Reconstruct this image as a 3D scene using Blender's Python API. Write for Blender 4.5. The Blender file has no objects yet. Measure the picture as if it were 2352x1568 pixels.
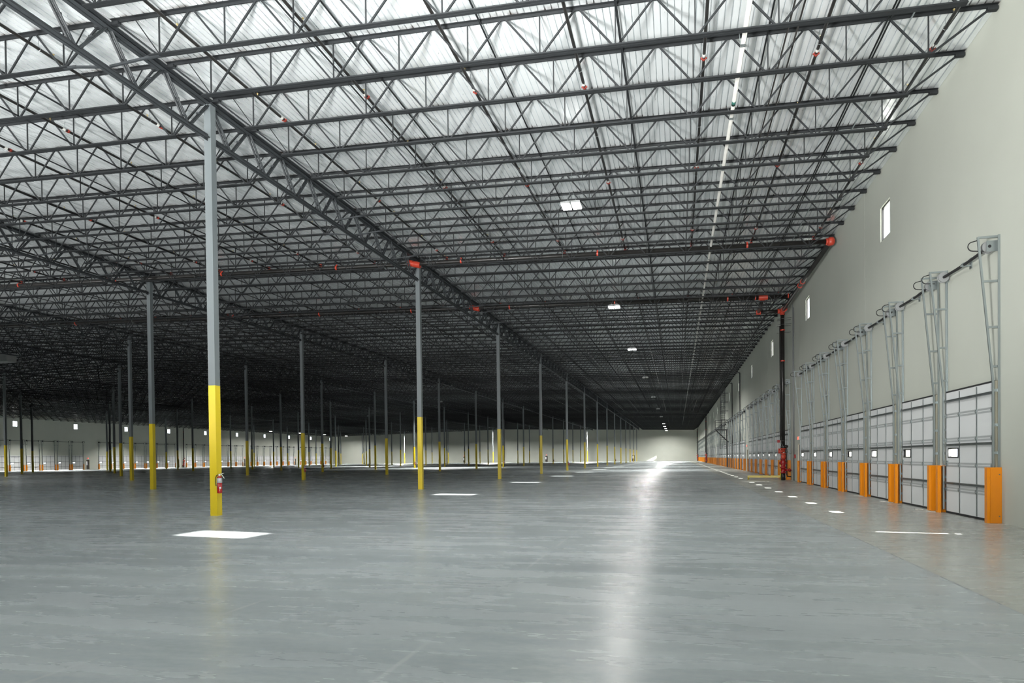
import bpy, math, random
from mathutils import Vector, Matrix
random.seed(7)
SC = bpy.context.scene
COL = SC.collection

# ------------------------------------------------------------------ layout (metres)
H = 1.5
CF, CYAW, CPITCH, CROLL, CSY = 1610.0, 0.23184, -0.014507, 0.010785, 291.025
XR, XL = 6.708, -125.05           # inner faces of the side walls
YF, YB = 239.2, -62.0             # far wall, rear wall
X1, DX = -12.444, 15.5795         # column rows
Y0, DY = 17.0, 15.9155            # columns along a row
JS = DY / 9.0                     # joist spacing
ROWS = [X1 - DX * i for i in range(7)] + [X1 - DX * 6 - DX * 0]
ROWX = [X1 - DX * i for i in range(7)]
RIDGE = (XR + XL) / 2
SLOPE = 0.0225
def D(x):                          # underside of the roof deck
    return 11.02 + SLOPE * ((XR - x) if x > RIDGE else (x - XL))
def proj(P):
    X, Y, Z = P[0], P[1], P[2] - H
    c, s = math.cos(CYAW), math.sin(CYAW)
    r, d, u = X * c + Y * s, -X * s + Y * c, Z
    cp, sp = math.cos(CPITCH), math.sin(CPITCH)
    d2, u2 = d * cp + u * sp, -d * sp + u * cp
    cr, sr = math.cos(CROLL), math.sin(CROLL)
    r3, u3 = r * cr - u2 * sr, r * sr + u2 * cr
    if d2 < 0.1: return None
    return 1176 + CF * r3 / d2, 784 + CSY - CF * u3 / d2, d2
def inframe(P, m=0):
    q = proj(P)
    return q is not None and -m <= q[0] <= 2352 + m and -m <= q[1] <= 1568 + m

ORD = ['zeroth','first','second','third','fourth','fifth','sixth','seventh','eighth','ninth','tenth','eleventh','twelfth','thirteenth','fourteenth','fifteenth','sixteenth','seventeenth','eighteenth','nineteenth','twentieth']
TENS = ['','','twenty','thirty','forty','fifty','sixty']
ORDT = ['','','twentieth','thirtieth','fortieth','fiftieth','sixtieth']
def ordw(n):
    if n <= 20: return ORD[n]
    t, u = divmod(n, 10)
    return ORDT[t] if u == 0 else TENS[t] + '-' + ORD[u]

# ------------------------------------------------------------------ mesh builder
class MB:
    def __init__(self): self.v = []; self.f = []; self.m = []
    def quadface(self, pts, mi=0):
        n = len(self.v); self.v += [tuple(p) for p in pts]; self.f.append(tuple(range(n, n + len(pts)))); self.m.append(mi)
    def box(self, x0, y0, z0, x1, y1, z1, mi=0):
        if x0 > x1: x0, x1 = x1, x0
        if y0 > y1: y0, y1 = y1, y0
        if z0 > z1: z0, z1 = z1, z0
        n = len(self.v)
        self.v += [(x0,y0,z0),(x1,y0,z0),(x1,y1,z0),(x0,y1,z0),(x0,y0,z1),(x1,y0,z1),(x1,y1,z1),(x0,y1,z1)]
        for q in ((0,3,2,1),(4,5,6,7),(0,1,5,4),(1,2,6,5),(2,3,7,6),(3,0,4,7)):
            self.f.append(tuple(n + i for i in q)); self.m.append(mi)
        return self
    def bar(self, a, b, w, h=None, up=(0,0,1), mi=0):     # box section between two points
        h = w if h is None else h
        a, b = Vector(a), Vector(b); d = (b - a).normalized(); u = Vector(up)
        if abs(d.dot(u)) > 0.99: u = Vector((0,1,0)) if abs(d.y) < .9 else Vector((1,0,0))
        s = d.cross(u).normalized(); u = s.cross(d).normalized()
        n = len(self.v)
        for p in (a, b):
            for i, j in ((-1,-1),(1,-1),(1,1),(-1,1)):
                self.v.append(tuple(p + s * (i * w / 2) + u * (j * h / 2)))
        for q in ((0,1,2,3),(7,6,5,4),(0,4,5,1),(1,5,6,2),(2,6,7,3),(3,7,4,0)):
            self.f.append(tuple(n + i for i in q)); self.m.append(mi)
        return self
    def tube(self, a, b, r, k=12, r2=None, mi=0):
        a, b = Vector(a), Vector(b); d = (b - a).normalized()
        u = Vector((0,0,1)) if abs(d.z) < .9 else Vector((1,0,0))
        s = d.cross(u).normalized(); u = s.cross(d).normalized(); r2 = r if r2 is None else r2
        n = len(self.v)
        for p, rr in ((a, r), (b, r2)):
            for i in range(k):
                t = 2 * math.pi * i / k
                self.v.append(tuple(p + s * (rr * math.cos(t)) + u * (rr * math.sin(t))))
        for i in range(k):
            j = (i + 1) % k
            self.f.append((n + i, n + j, n + k + j, n + k + i)); self.m.append(mi)
        self.f.append(tuple(n + i for i in reversed(range(k)))); self.m.append(mi)
        self.f.append(tuple(n + k + i for i in range(k))); self.m.append(mi)
        return self
    def path(self, pts, r, k=8, mi=0):
        pts = [Vector(p) for p in pts]; n0 = len(self.v); rings = len(pts)
        ref = Vector((0,0,1))
        for i, p in enumerate(pts):
            d = (pts[min(i+1, rings-1)] - pts[max(i-1, 0)]).normalized()
            if abs(d.dot(ref)) > .95: rf = Vector((0,1,0))
            else: rf = ref
            s = d.cross(rf).normalized(); u = s.cross(d).normalized()
            for q in range(k):
                t = 2 * math.pi * q / k
                self.v.append(tuple(p + s * (r * math.cos(t)) + u * (r * math.sin(t))))
        for i in range(rings - 1):
            for q in range(k):
                j = (q + 1) % k; a = n0 + i * k
                self.f.append((a + q, a + j, a + k + j, a + k + q)); self.m.append(mi)
        self.f.append(tuple(n0 + q for q in reversed(range(k)))); self.m.append(mi)
        self.f.append(tuple(n0 + (rings-1) * k + q for q in range(k))); self.m.append(mi)
        return self
    def lathe(self, c, prof, k=20, axis='z', mi=0):
        c = Vector(c); n = len(self.v)
        for r, z in prof:
            for i in range(k):
                t = 2 * math.pi * i / k; a, b = r * math.cos(t), r * math.sin(t)
                p = (a, b, z) if axis == 'z' else ((z, a, b) if axis == 'x' else (b, z, a))
                self.v.append(tuple(c + Vector(p)))
        for q in range(len(prof) - 1):
            for i in range(k):
                j = (i + 1) % k; a = n + q * k
                self.f.append((a + i, a + j, a + k + j, a + k + i)); self.m.append(mi)
        self.f.append(tuple(n + i for i in reversed(range(k)))); self.m.append(mi)
        self.f.append(tuple(n + (len(prof)-1) * k + i for i in range(k))); self.m.append(mi)
        return self
    def wall(self, axis, t0, t1, a0, a1, z0, z1, holes, mi=0):
        """wall slab with rectangular holes; axis 'x' = slab thick in x, running along y"""
        cuts = sorted({a0, a1} | {v for h in holes for v in h[:2] if a0 < v < a1})
        for s, e in zip(cuts, cuts[1:]):
            mid = (s + e) / 2; zz = z0
            for h in sorted([h for h in holes if h[0] < mid < h[1] and h[3] > z0 and h[2] < z1], key=lambda h: h[2]):
                if h[2] > zz: self._ws(axis, t0, t1, s, e, zz, h[2], mi)
                zz = max(zz, h[3])
            if z1 > zz: self._ws(axis, t0, t1, s, e, zz, z1, mi)
        return self
    def _ws(self, axis, t0, t1, s, e, za, zb, mi):
        if axis == 'x': self.box(t0, s, za, t1, e, zb, mi)
        else: self.box(s, t0, za, e, t1, zb, mi)
    def mesh(self, name, mats, smooth=False):
        me = bpy.data.meshes.new(name)
        me.from_pydata(self.v, [], self.f)
        if not isinstance(mats, (list, tuple)): mats = [mats]
        for m in mats: me.materials.append(m)
        if len(mats) > 1: me.polygons.foreach_set('material_index', self.m)
        if smooth: me.polygons.foreach_set('use_smooth', [len(f) == 4 for f in self.f])
        me.update(); return me
    def obj(self, name, mats, parent=None, smooth=False, loc=None):
        o = bpy.data.objects.new(name, self.mesh(name, mats, smooth)); COL.objects.link(o)
        if parent is not None: o.parent = parent
        if loc: o.location = loc
        return o
def link_mesh(name, me, parent=None, loc=None):
    o = bpy.data.objects.new(name, me); COL.objects.link(o)
    if parent is not None: o.parent = parent
    if loc: o.location = loc
    return o
def tag(o, label=None, cat=None, group=None, kind=None):
    if label: o['label'] = label
    if cat: o['category'] = cat
    if group: o['group'] = group
    if kind: o['kind'] = kind
    return o
def empty(name, loc=(0,0,0)):
    o = bpy.data.objects.new(name, None); o.location = loc; o.empty_display_size = .2; COL.objects.link(o); return o
KIDS = {}
def copy_tree(o, parent=None):
    c = o.copy(); COL.objects.link(c); c.parent = parent
    for ch in o.children: copy_tree(ch, c)
    return c

# ------------------------------------------------------------------ materials
def mat(name, col, rough=.5, metal=0.0, var=0.0, scale=4.0, stretch=(1,1,1), bump=0.0, bscale=60., emit=None, estr=0., spec=.5, coat=0.0, rvar=0.0):
    m = bpy.data.materials.new(name); m.use_nodes = True; nt = m.node_tree; b = nt.nodes['Principled BSDF']
    b.inputs['Roughness'].default_value = rough; b.inputs['Metallic'].default_value = metal
    b.inputs['Base Color'].default_value = (*col, 1); b.inputs['Specular IOR Level'].default_value = spec
    b.inputs['Coat Weight'].default_value = coat
    if emit: b.inputs['Emission Color'].default_value = (*emit, 1); b.inputs['Emission Strength'].default_value = estr
    if var or bump or rvar:
        tc = nt.nodes.new('ShaderNodeTexCoord'); mp = nt.nodes.new('ShaderNodeMapping'); mp.inputs['Scale'].default_value = stretch
        nt.links.new(tc.outputs['Object'], mp.inputs['Vector'])
        nz = nt.nodes.new('ShaderNodeTexNoise'); nz.inputs['Scale'].default_value = scale; nz.inputs['Detail'].default_value = 5
        nt.links.new(mp.outputs[0], nz.inputs['Vector'])
        if var:
            r = nt.nodes.new('ShaderNodeMapRange'); r.inputs['From Min'].default_value = .3; r.inputs['From Max'].default_value = .7
            r.inputs['To Min'].default_value = 1 - var; r.inputs['To Max'].default_value = 1 + var
            nt.links.new(nz.outputs['Fac'], r.inputs['Value'])
            vm = nt.nodes.new('ShaderNodeVectorMath'); vm.operation = 'SCALE'; vm.inputs[0].default_value = col
            nt.links.new(r.outputs[0], vm.inputs['Scale']); nt.links.new(vm.outputs[0], b.inputs['Base Color'])
        if rvar:
            r = nt.nodes.new('ShaderNodeMapRange'); r.inputs['From Min'].default_value = .3; r.inputs['From Max'].default_value = .7
            r.inputs['To Min'].default_value = max(.02, rough - rvar); r.inputs['To Max'].default_value = rough + rvar
            nt.links.new(nz.outputs['Fac'], r.inputs['Value']); nt.links.new(r.outputs[0], b.inputs['Roughness'])
        if bump:
            n2 = nt.nodes.new('ShaderNodeTexNoise'); n2.inputs['Scale'].default_value = bscale; nt.links.new(mp.outputs[0], n2.inputs['Vector'])
            bp = nt.nodes.new('ShaderNodeBump'); bp.inputs['Strength'].default_value = bump; bp.inputs['Distance'].default_value = .01
            nt.links.new(n2.outputs['Fac'], bp.inputs['Height']); nt.links.new(bp.outputs[0], b.inputs['Normal'])
    return m

M = {}
M['steel'] = mat('dark_grey_steel_paint', (.0135,.0155,.017), .6, 0, .12, 3.0, spec=.3)
M['girder'] = mat('grey_steel_girder_paint', (.027,.031,.034), .55, 0, .12, 3.0, spec=.35)
M['column'] = mat('grey_column_paint', (.115,.133,.139), .45, 0, .07, 2.0, (1,1,.4))
M['yellow'] = mat('yellow_safety_paint', (.55,.42,.014), .38, 0, .05, 3.0, (1,1,.3))
M['orange'] = mat('orange_guard_paint', (.70,.225,.003), .3, 0, .05, 3.0, (1,1,.3))
M['wall'] = mat('painted_concrete_panel', (.455,.472,.415), .75, 0, .035, .35, (1,1,1), .05, 40)
M['galv'] = mat('galvanised_track_steel', (.27,.305,.305), .36, .7, .05, 2.0)
M['galvd'] = mat('dull_galvanised_strip', (.20,.22,.22), .4, .6, .15, 6.0)
M['door'] = mat('white_door_skin', (.63,.645,.645), .5, 0, .02, 1.0)
M['jamb'] = mat('tan_door_jamb', (.30,.29,.22), .6, 0, .05, 3.0)
M['doorgrey'] = mat('light_grey_door_joint', (.40,.42,.42), .45, .2, .05, 3.0)
M['black'] = mat('black_rubber', (.010,.010,.011), .75, 0, .2, 8.0)
M['pipe'] = mat('black_sprinkler_pipe_paint', (.016,.015,.014), .32, .1, .25, 4.0)
M['redfit'] = mat('orange_red_pipe_coupling', (.44,.045,.022), .4, 0, .1, 8.0)
M['redsmall'] = mat('dull_red_branch_coupling', (.22,.03,.02), .5, 0, .1, 8.0)
M['red'] = mat('red_enamel', (.27,.005,.005), .3, 0, .08, 6.0)
M['pvc'] = mat('white_pipe_plastic', (.40,.40,.375), .55, 0, .08, 2.0)
M['deckdark'] = mat('dark_downspout_paint', (.03,.032,.035), .5, 0, .1, 3.0)
M['mandoor'] = mat('dark_bronze_door_paint', (.05,.043,.036), .45, 0, .1, 2.0)
M['frame'] = mat('pale_door_frame_paint', (.62,.58,.46), .5, 0, .05, 2.0)
M['winframe'] = mat('black_window_frame', (.02,.02,.02), .4, 0, .1, 4.0)
M['white'] = mat('white_label_plastic', (.55,.55,.52), .5, 0, .03, 3.0)
M['grey'] = mat('grey_metal_housing', (.24,.25,.25), .45, .3, .08, 4.0)
M['brass'] = mat('brass_sprinkler_head', (.5,.4,.2), .35, .8, .1, 9.0)
M['rope'] = mat('white_nylon_rope', (.6,.6,.56), .8, 0, .1, 30.0)
M['lens'] = mat('lit_lamp_lens', (.9,.9,.9), .4, 0, .02, 3.0, emit=(1,.98,.94), estr=25)
M['lens'].cycles.emission_sampling = 'NONE'
M['exit'] = mat('lit_red_exit_letters', (.8,.05,.03), .5, 0, .02, 3.0, emit=(1,.06,.03), estr=4); M['exit'].cycles.emission_sampling = 'NONE'
M['outside'] = mat('outdoor_pale_concrete', (.5,.5,.48), .8, 0, .08, .4)

def glass_mat():
    m = bpy.data.materials.new('clear_window_glass'); m.use_nodes = True; nt = m.node_tree
    nt.nodes.remove(nt.nodes['Principled BSDF']); out = nt.nodes['Material Output']
    t = nt.nodes.new('ShaderNodeBsdfTransparent'); g = nt.nodes.new('ShaderNodeBsdfGlossy'); g.inputs['Roughness'].default_value = .03
    nz = nt.nodes.new('ShaderNodeTexNoise'); nz.inputs['Scale'].default_value = 3
    r = nt.nodes.new('ShaderNodeMapRange'); r.inputs['To Min'].default_value = .04; r.inputs['To Max'].default_value = .09
    nt.links.new(nz.outputs['Fac'], r.inputs['Value'])
    mx = nt.nodes.new('ShaderNodeMixShader'); nt.links.new(r.outputs[0], mx.inputs[0])
    nt.links.new(t.outputs[0], mx.inputs[1]); nt.links.new(g.outputs[0], mx.inputs[2]); nt.links.new(mx.outputs[0], out.inputs[0])
    return m
M['glass'] = glass_mat()

def deck_mat():
    m = bpy.data.materials.new('corrugated_galvanised_deck'); m.use_nodes = True; nt = m.node_tree; b = nt.nodes['Principled BSDF']; L = nt.links.new
    tc = nt.nodes.new('ShaderNodeTexCoord')
    vo = nt.nodes.new('ShaderNodeTexVoronoi'); vo.inputs['Scale'].default_value = 30
    L(tc.outputs['Object'], vo.inputs['Vector'])
    nz = nt.nodes.new('ShaderNodeTexNoise'); nz.inputs['Scale'].default_value = 1.3; nz.inputs['Detail'].default_value = 6
    L(tc.outputs['Object'], nz.inputs['Vector'])
    cr = nt.nodes.new('ShaderNodeValToRGB'); cr.color_ramp.elements[0].position = .25; cr.color_ramp.elements[0].color = (.76,.80,.81,1)
    cr.color_ramp.elements[1].position = .8; cr.color_ramp.elements[1].color = (.88,.92,.93,1)
    L(nz.outputs['Fac'], cr.inputs['Fac'])
    # burn and rust stains, and shade painted into the colour, along the joists
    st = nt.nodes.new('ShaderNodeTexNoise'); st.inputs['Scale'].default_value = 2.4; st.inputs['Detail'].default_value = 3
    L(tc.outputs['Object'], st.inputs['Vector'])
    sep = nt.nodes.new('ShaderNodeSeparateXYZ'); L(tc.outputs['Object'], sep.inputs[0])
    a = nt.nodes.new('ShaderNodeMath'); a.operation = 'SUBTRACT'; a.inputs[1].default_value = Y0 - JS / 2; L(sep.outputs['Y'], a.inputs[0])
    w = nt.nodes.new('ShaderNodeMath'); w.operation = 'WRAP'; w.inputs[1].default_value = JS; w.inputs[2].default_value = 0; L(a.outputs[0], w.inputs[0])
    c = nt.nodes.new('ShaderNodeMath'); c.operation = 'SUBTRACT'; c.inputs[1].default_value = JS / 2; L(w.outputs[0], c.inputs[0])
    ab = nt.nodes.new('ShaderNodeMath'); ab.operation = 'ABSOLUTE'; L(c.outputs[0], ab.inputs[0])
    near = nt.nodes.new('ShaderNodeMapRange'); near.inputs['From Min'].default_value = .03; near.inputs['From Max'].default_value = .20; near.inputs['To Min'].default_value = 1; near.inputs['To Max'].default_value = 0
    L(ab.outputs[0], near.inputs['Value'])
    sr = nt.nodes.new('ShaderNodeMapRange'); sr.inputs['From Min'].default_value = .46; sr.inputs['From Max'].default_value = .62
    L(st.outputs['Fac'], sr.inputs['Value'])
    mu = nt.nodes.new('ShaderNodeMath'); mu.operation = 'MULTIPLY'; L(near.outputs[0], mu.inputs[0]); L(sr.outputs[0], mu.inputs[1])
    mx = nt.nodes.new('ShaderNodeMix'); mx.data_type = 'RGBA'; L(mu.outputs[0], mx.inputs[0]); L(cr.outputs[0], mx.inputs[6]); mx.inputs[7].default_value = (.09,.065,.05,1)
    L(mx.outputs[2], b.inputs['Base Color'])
    b.inputs['Metallic'].default_value = .5
    rr = nt.nodes.new('ShaderNodeMapRange'); rr.inputs['To Min'].default_value = .19; rr.inputs['To Max'].default_value = .26
    L(vo.outputs['Color'], rr.inputs['Value']); L(rr.outputs[0], b.inputs['Roughness'])
    return m
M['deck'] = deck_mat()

def floor_mat(name, c0, c1, lines):
    m = bpy.data.materials.new(name); m.use_nodes = True; nt = m.node_tree; b = nt.nodes['Principled BSDF']; L = nt.links.new
    tc = nt.nodes.new('ShaderNodeTexCoord')
    def noise(scale, stretch, detail=4, rough=.55):
        mp = nt.nodes.new('ShaderNodeMapping'); mp.inputs['Scale'].default_value = stretch; L(tc.outputs['Object'], mp.inputs['Vector'])
        n = nt.nodes.new('ShaderNodeTexNoise'); n.inputs['Scale'].default_value = scale; n.inputs['Detail'].default_value = detail; n.inputs['Roughness'].default_value = rough
        L(mp.outputs[0], n.inputs['Vector']); return n.outputs['Fac']
    def rng(v, a, bb, c, d):
        r = nt.nodes.new('ShaderNodeMapRange'); r.inputs['From Min'].default_value = a; r.inputs['From Max'].default_value = bb
        r.inputs['To Min'].default_value = c; r.inputs['To Max'].default_value = d; L(v, r.inputs['Value']); return r.outputs[0]
    def math_(op, x, y):
        n = nt.nodes.new('ShaderNodeMath'); n.operation = op
        for i, q in enumerate((x, y)):
            if isinstance(q, (int, float)): n.inputs[i].default_value = q
            elif q is not None: L(q, n.inputs[i])
        return n.outputs[0]
    big = noise(.22, (.35, 1, 1), 5, .6); mid = noise(1.6, (.35, 1.3, 1), 5, .65); fine = noise(14, (.6, 1, 1), 4, .6)
    stk = noise(.55, (.12, 1.6, 1), 5, .6)
    f = math_('ADD', math_('MULTIPLY', big, .30), math_('ADD', math_('MULTIPLY', mid, .25), math_('ADD', math_('MULTIPLY', fine, .15), math_('MULTIPLY', stk, .30))))
    f = rng(f, .24, .76, 0, 1)
    mx = nt.nodes.new('ShaderNodeMix'); mx.data_type = 'RGBA'; L(f, mx.inputs[0]); mx.inputs[6].default_value = (*c0, 1); mx.inputs[7].default_value = (*c1, 1)
    col = mx.outputs[2]
    # small dark nicks and stains
    nick = rng(noise(5.0, (1.0, 1.3, 1), 1, .5), .82, .90, 0, .5)
    m2 = nt.nodes.new('ShaderNodeMix'); m2.data_type = 'RGBA'; L(nick, m2.inputs[0]); L(col, m2.inputs[6]); m2.inputs[7].default_value = (.06,.065,.065,1); col = m2.outputs[2]
    if lines:
        sep = nt.nodes.new('ShaderNodeSeparateXYZ'); L(tc.outputs['Object'], sep.inputs[0])
        brk = noise(.8, (1, 1, 1), 3); brk = rng(brk, .42, .60, 0, 1)
        tot = None
        for ax, pos, wd, st in lines:
            dlt = math_('ABSOLUTE', math_('SUBTRACT', sep.outputs[ax], pos), None)
            ln = rng(dlt, wd * .35, wd, st, 0); tot = ln if tot is None else math_('MAXIMUM', tot, ln)
        tot = math_('MULTIPLY', tot, brk)
        m3 = nt.nodes.new('ShaderNodeMix'); m3.data_type = 'RGBA'; L(tot, m3.inputs[0]); L(col, m3.inputs[6]); m3.inputs[7].default_value = (.55,.57,.57,1); col = m3.outputs[2]
    L(col, b.inputs['Base Color'])
    L(rng(math_('ADD', math_('MULTIPLY', mid, .6), math_('MULTIPLY', big, .4)), .2, .8, FR0, FR1), b.inputs['Roughness'])
    b.inputs['Specular IOR Level'].default_value = .19
    bp = nt.nodes.new('ShaderNodeBump'); bp.inputs['Strength'].default_value = .12; bp.inputs['Distance'].default_value = .0025
    L(noise(1.1, (.6, 1.2, 1), 4, .5), bp.inputs['Height']); L(bp.outputs[0], b.inputs['Normal'])
    return m
FR0, FR1 = .17, .37
LN = [('X', x, .03, .3) for x in (-6.35, -4.35, -2.0, 2.05)] + [('X', X1, .03, .3)] + [('Y', Y0 + DY * k, .03, .3) for k in range(-1, 4)] + [('Y', Y0 - 5.4, .03, .2)]
M['floor'] = floor_mat('polished_concrete', (.165,.19,.20), (.475,.515,.52), LN)
M['strip'] = floor_mat('pale_pour_strip_concrete', (.30,.31,.28), (.39,.40,.37), [])
M['joint'] = mat('dark_slab_joint', (.16,.17,.175), .7, 0, .1, 4.0)

# ------------------------------------------------------------------ setting
XS = 3.12
b = MB()
b.quadface([(XL+3.6,YB,0),(XS-.02,YB,0),(XS-.02,YF,0),(XL+3.6,YF,0)], 0)
b.quadface([(XS,YB,0),(XR+.4,YB,0),(XR+.4,YF,0),(XS,YF,0)], 1)
b.quadface([(XS-.02,YB,0),(XS,YB,0),(XS,YF,0),(XS-.02,YF,0)], 2)
b.quadface([(XL-.4,YB,0),(XL+3.6,YB,0),(XL+3.6,YF,0),(XL-.4,YF,0)], 1)
b.box(XL-.4,YB,-.25,XR+.4,YF,-.01,1)
tag(b.obj('floor', [M['floor'], M['strip'], M['joint']]), kind='structure')
b = MB(); b.box(-400,-400,-1.4,500,600,-1.25)
tag(b.obj('ground', M['outside']), kind='structure')

# roof deck: ribs run along Y, sloping to a ridge in the middle
def deck():
    b = MB(); xs = []; x = XR + .3; p = .1524
    while x > XL - .3:
        for dx, up in ((0,0),(.120,0),(.122,1),(.150,1)): xs.append((x - dx, up))
        x -= p
    xs.append((XL-.3, 0))
    n = len(xs)
    for y in (YB, YF + .2):
        for x, up in xs: b.v.append((x, y, D(x) + (.045 if up else 0)))
    for i in range(n - 1):
        b.f.append((i, i + 1, n + i + 1, n + i)); b.m.append(0)
    k = len(b.v)      # flat top skin
    for x in (XR + .3, RIDGE, XL - .3):
        for y in (YB, YF + .2): b.v.append((x, y, D(x) + .12))
    b.f += [(k, k+1, k+3, k+2), (k+2, k+3, k+5, k+4)]; b.m += [0, 0]
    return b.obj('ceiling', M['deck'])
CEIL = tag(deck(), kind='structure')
b = MB()
for _ in range(1300):
    x = random.uniform(-34, XR); y = random.uniform(9, 46)
    k = round((XR + .3 - .048 - x) / .1524); x = XR + .3 - .048 - k * .1524
    z = D(x); b.box(x-.003, y-.003, z-.035, x+.003, y+.003, z+.002)
tag(b.obj('screw_tips', M['galvd'], CEIL), 'short dark screw tips poking through the roof deck', kind='stuff')

# openings ----------------------------------------------------------------
R_DOORS = [18.45 + 3.56 * n for n in range(0, 62) if n % 8 != 7 and 18.45 + 3.56 * n < 236]
R_MAN = [14.1, 42.28, 72.3, 100.1, 129.2, 157.6, 186.0, 214.4]
R_WIN = [10.0] + [25.42 + 14.12 * k for k in range(15)] + [236.45]
L_DOORS = [127.35 + .93 + 3.56 * j for j in range(-24, 31) if j % 8 != 0 and 127.35 + .93 + 3.56 * j < 237]
L_MAN = [127.48 + 28.42 * k for k in range(-2, 4)]
L_WIN = [110.42 + 14.1 * k for k in range(-3, 10)]
OPEN = [-2.6 - 3.56 * n for n in range(OPEN_N)] if 'OPEN_N' in globals() else [-6.2 - 3.56 * n for n in range(7)]  # unseen openings added behind the camera so sunlit floor bounces light upward
DW, DH = 2.66, 2.98
def wide(hs): return [((h[0] - .35, h[1] + .35, h[2], h[3] + .3) if h[3] == DH else ((h[0] - .45, h[1] + .45, h[2] - .15, h[3] + .5) if h[2] > 8 else h)) for h in hs]
holes = [(y - DW/2, y + DW/2, 0.0, DH) for y in R_DOORS] + [(y - .46, y + .46, 0.0, 2.13) for y in R_MAN] + \
        [(y - .545, y + .545, 8.62, 9.76) for y in R_WIN] + [(y - 1.3, y + 1.3, 0.0, 3.0) for y in OPEN]
b = MB(); b.wall('x', XR, XR + .05, YB, YF, -.02, D(XR) + .1, holes); b.wall('x', XR + .05, XR + .24, YB, YF, -.02, D(XR) + .1, wide(holes)); tag(b.obj('wall_right', M['wall']), kind='structure')
holes = [(y - DW/2, y + DW/2, 0.0, DH) for y in L_DOORS] + [(y - .46, y + .46, 0.0, 2.13) for y in L_MAN] + \
        [(y - .545, y + .545, 8.62, 9.76) for y in L_WIN]
b = MB(); b.wall('x', XL - .05, XL, YB, YF, -.02, D(XL) + .1, holes); b.wall('x', XL - .24, XL - .05, YB, YF, -.02, D(XL) + .1, wide(holes)); tag(b.obj('wall_left', M['wall']), kind='structure')
F_MAN = [-14.4, -44.15, -73.9]
b = MB(); b.wall('y', YF, YF + .24, XL - .24, XR + .24, -.02, 12.7, [(x - .46, x + .46, 0.0, 2.13) for x in F_MAN]); tag(b.obj('wall_far', M['wall']), kind='structure')
b = MB(); b.box(XL - .24, YB - .24, -.02, XR + .24, YB, 12.7); tag(b.obj('wall_rear', M['wall']), kind='structure')
# faint caulked joints between the tilt-up wall panels
b = MB()
for y in [28.0 + 14.12 * k for k in range(0, 15)]: b.box(XR - .003, y - .012, 0, XR + .01, y + .012, D(XR))
tag(b.obj('trim_1', mat('panel_joint_caulk', (.42,.435,.385), .8, 0, .03, 2.0)), kind='structure')

# high windows
def win_mesh():
    f = MB()
    for (y0, y1, z0, z1) in ((-.545,-.485,-.57,.57),(.485,.545,-.57,.57),(-.485,.485,-.57,-.51),(-.485,.485,.51,.57)): f.box(.045, y0, z0, .105, y1, z1)
    g = MB(); g.box(.075, -.487, -.512, .083, .487, .512)
    return f.mesh('window_frame', M['winframe']), g.mesh('glass_pane', M['glass'])
WF, WG = win_mesh(); wn = 0
for side, ys in ((1, R_WIN), (-1, L_WIN)):
    for y in ys:
        wn += 1
        w = tag(empty('window_%d' % wn, (XR if side > 0 else XL, y, 9.19)), kind='structure')
        if side < 0: w.rotation_euler.z = math.pi
        link_mesh('window_frame', WF, w); link_mesh('glass_pane', WG, w)

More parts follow.
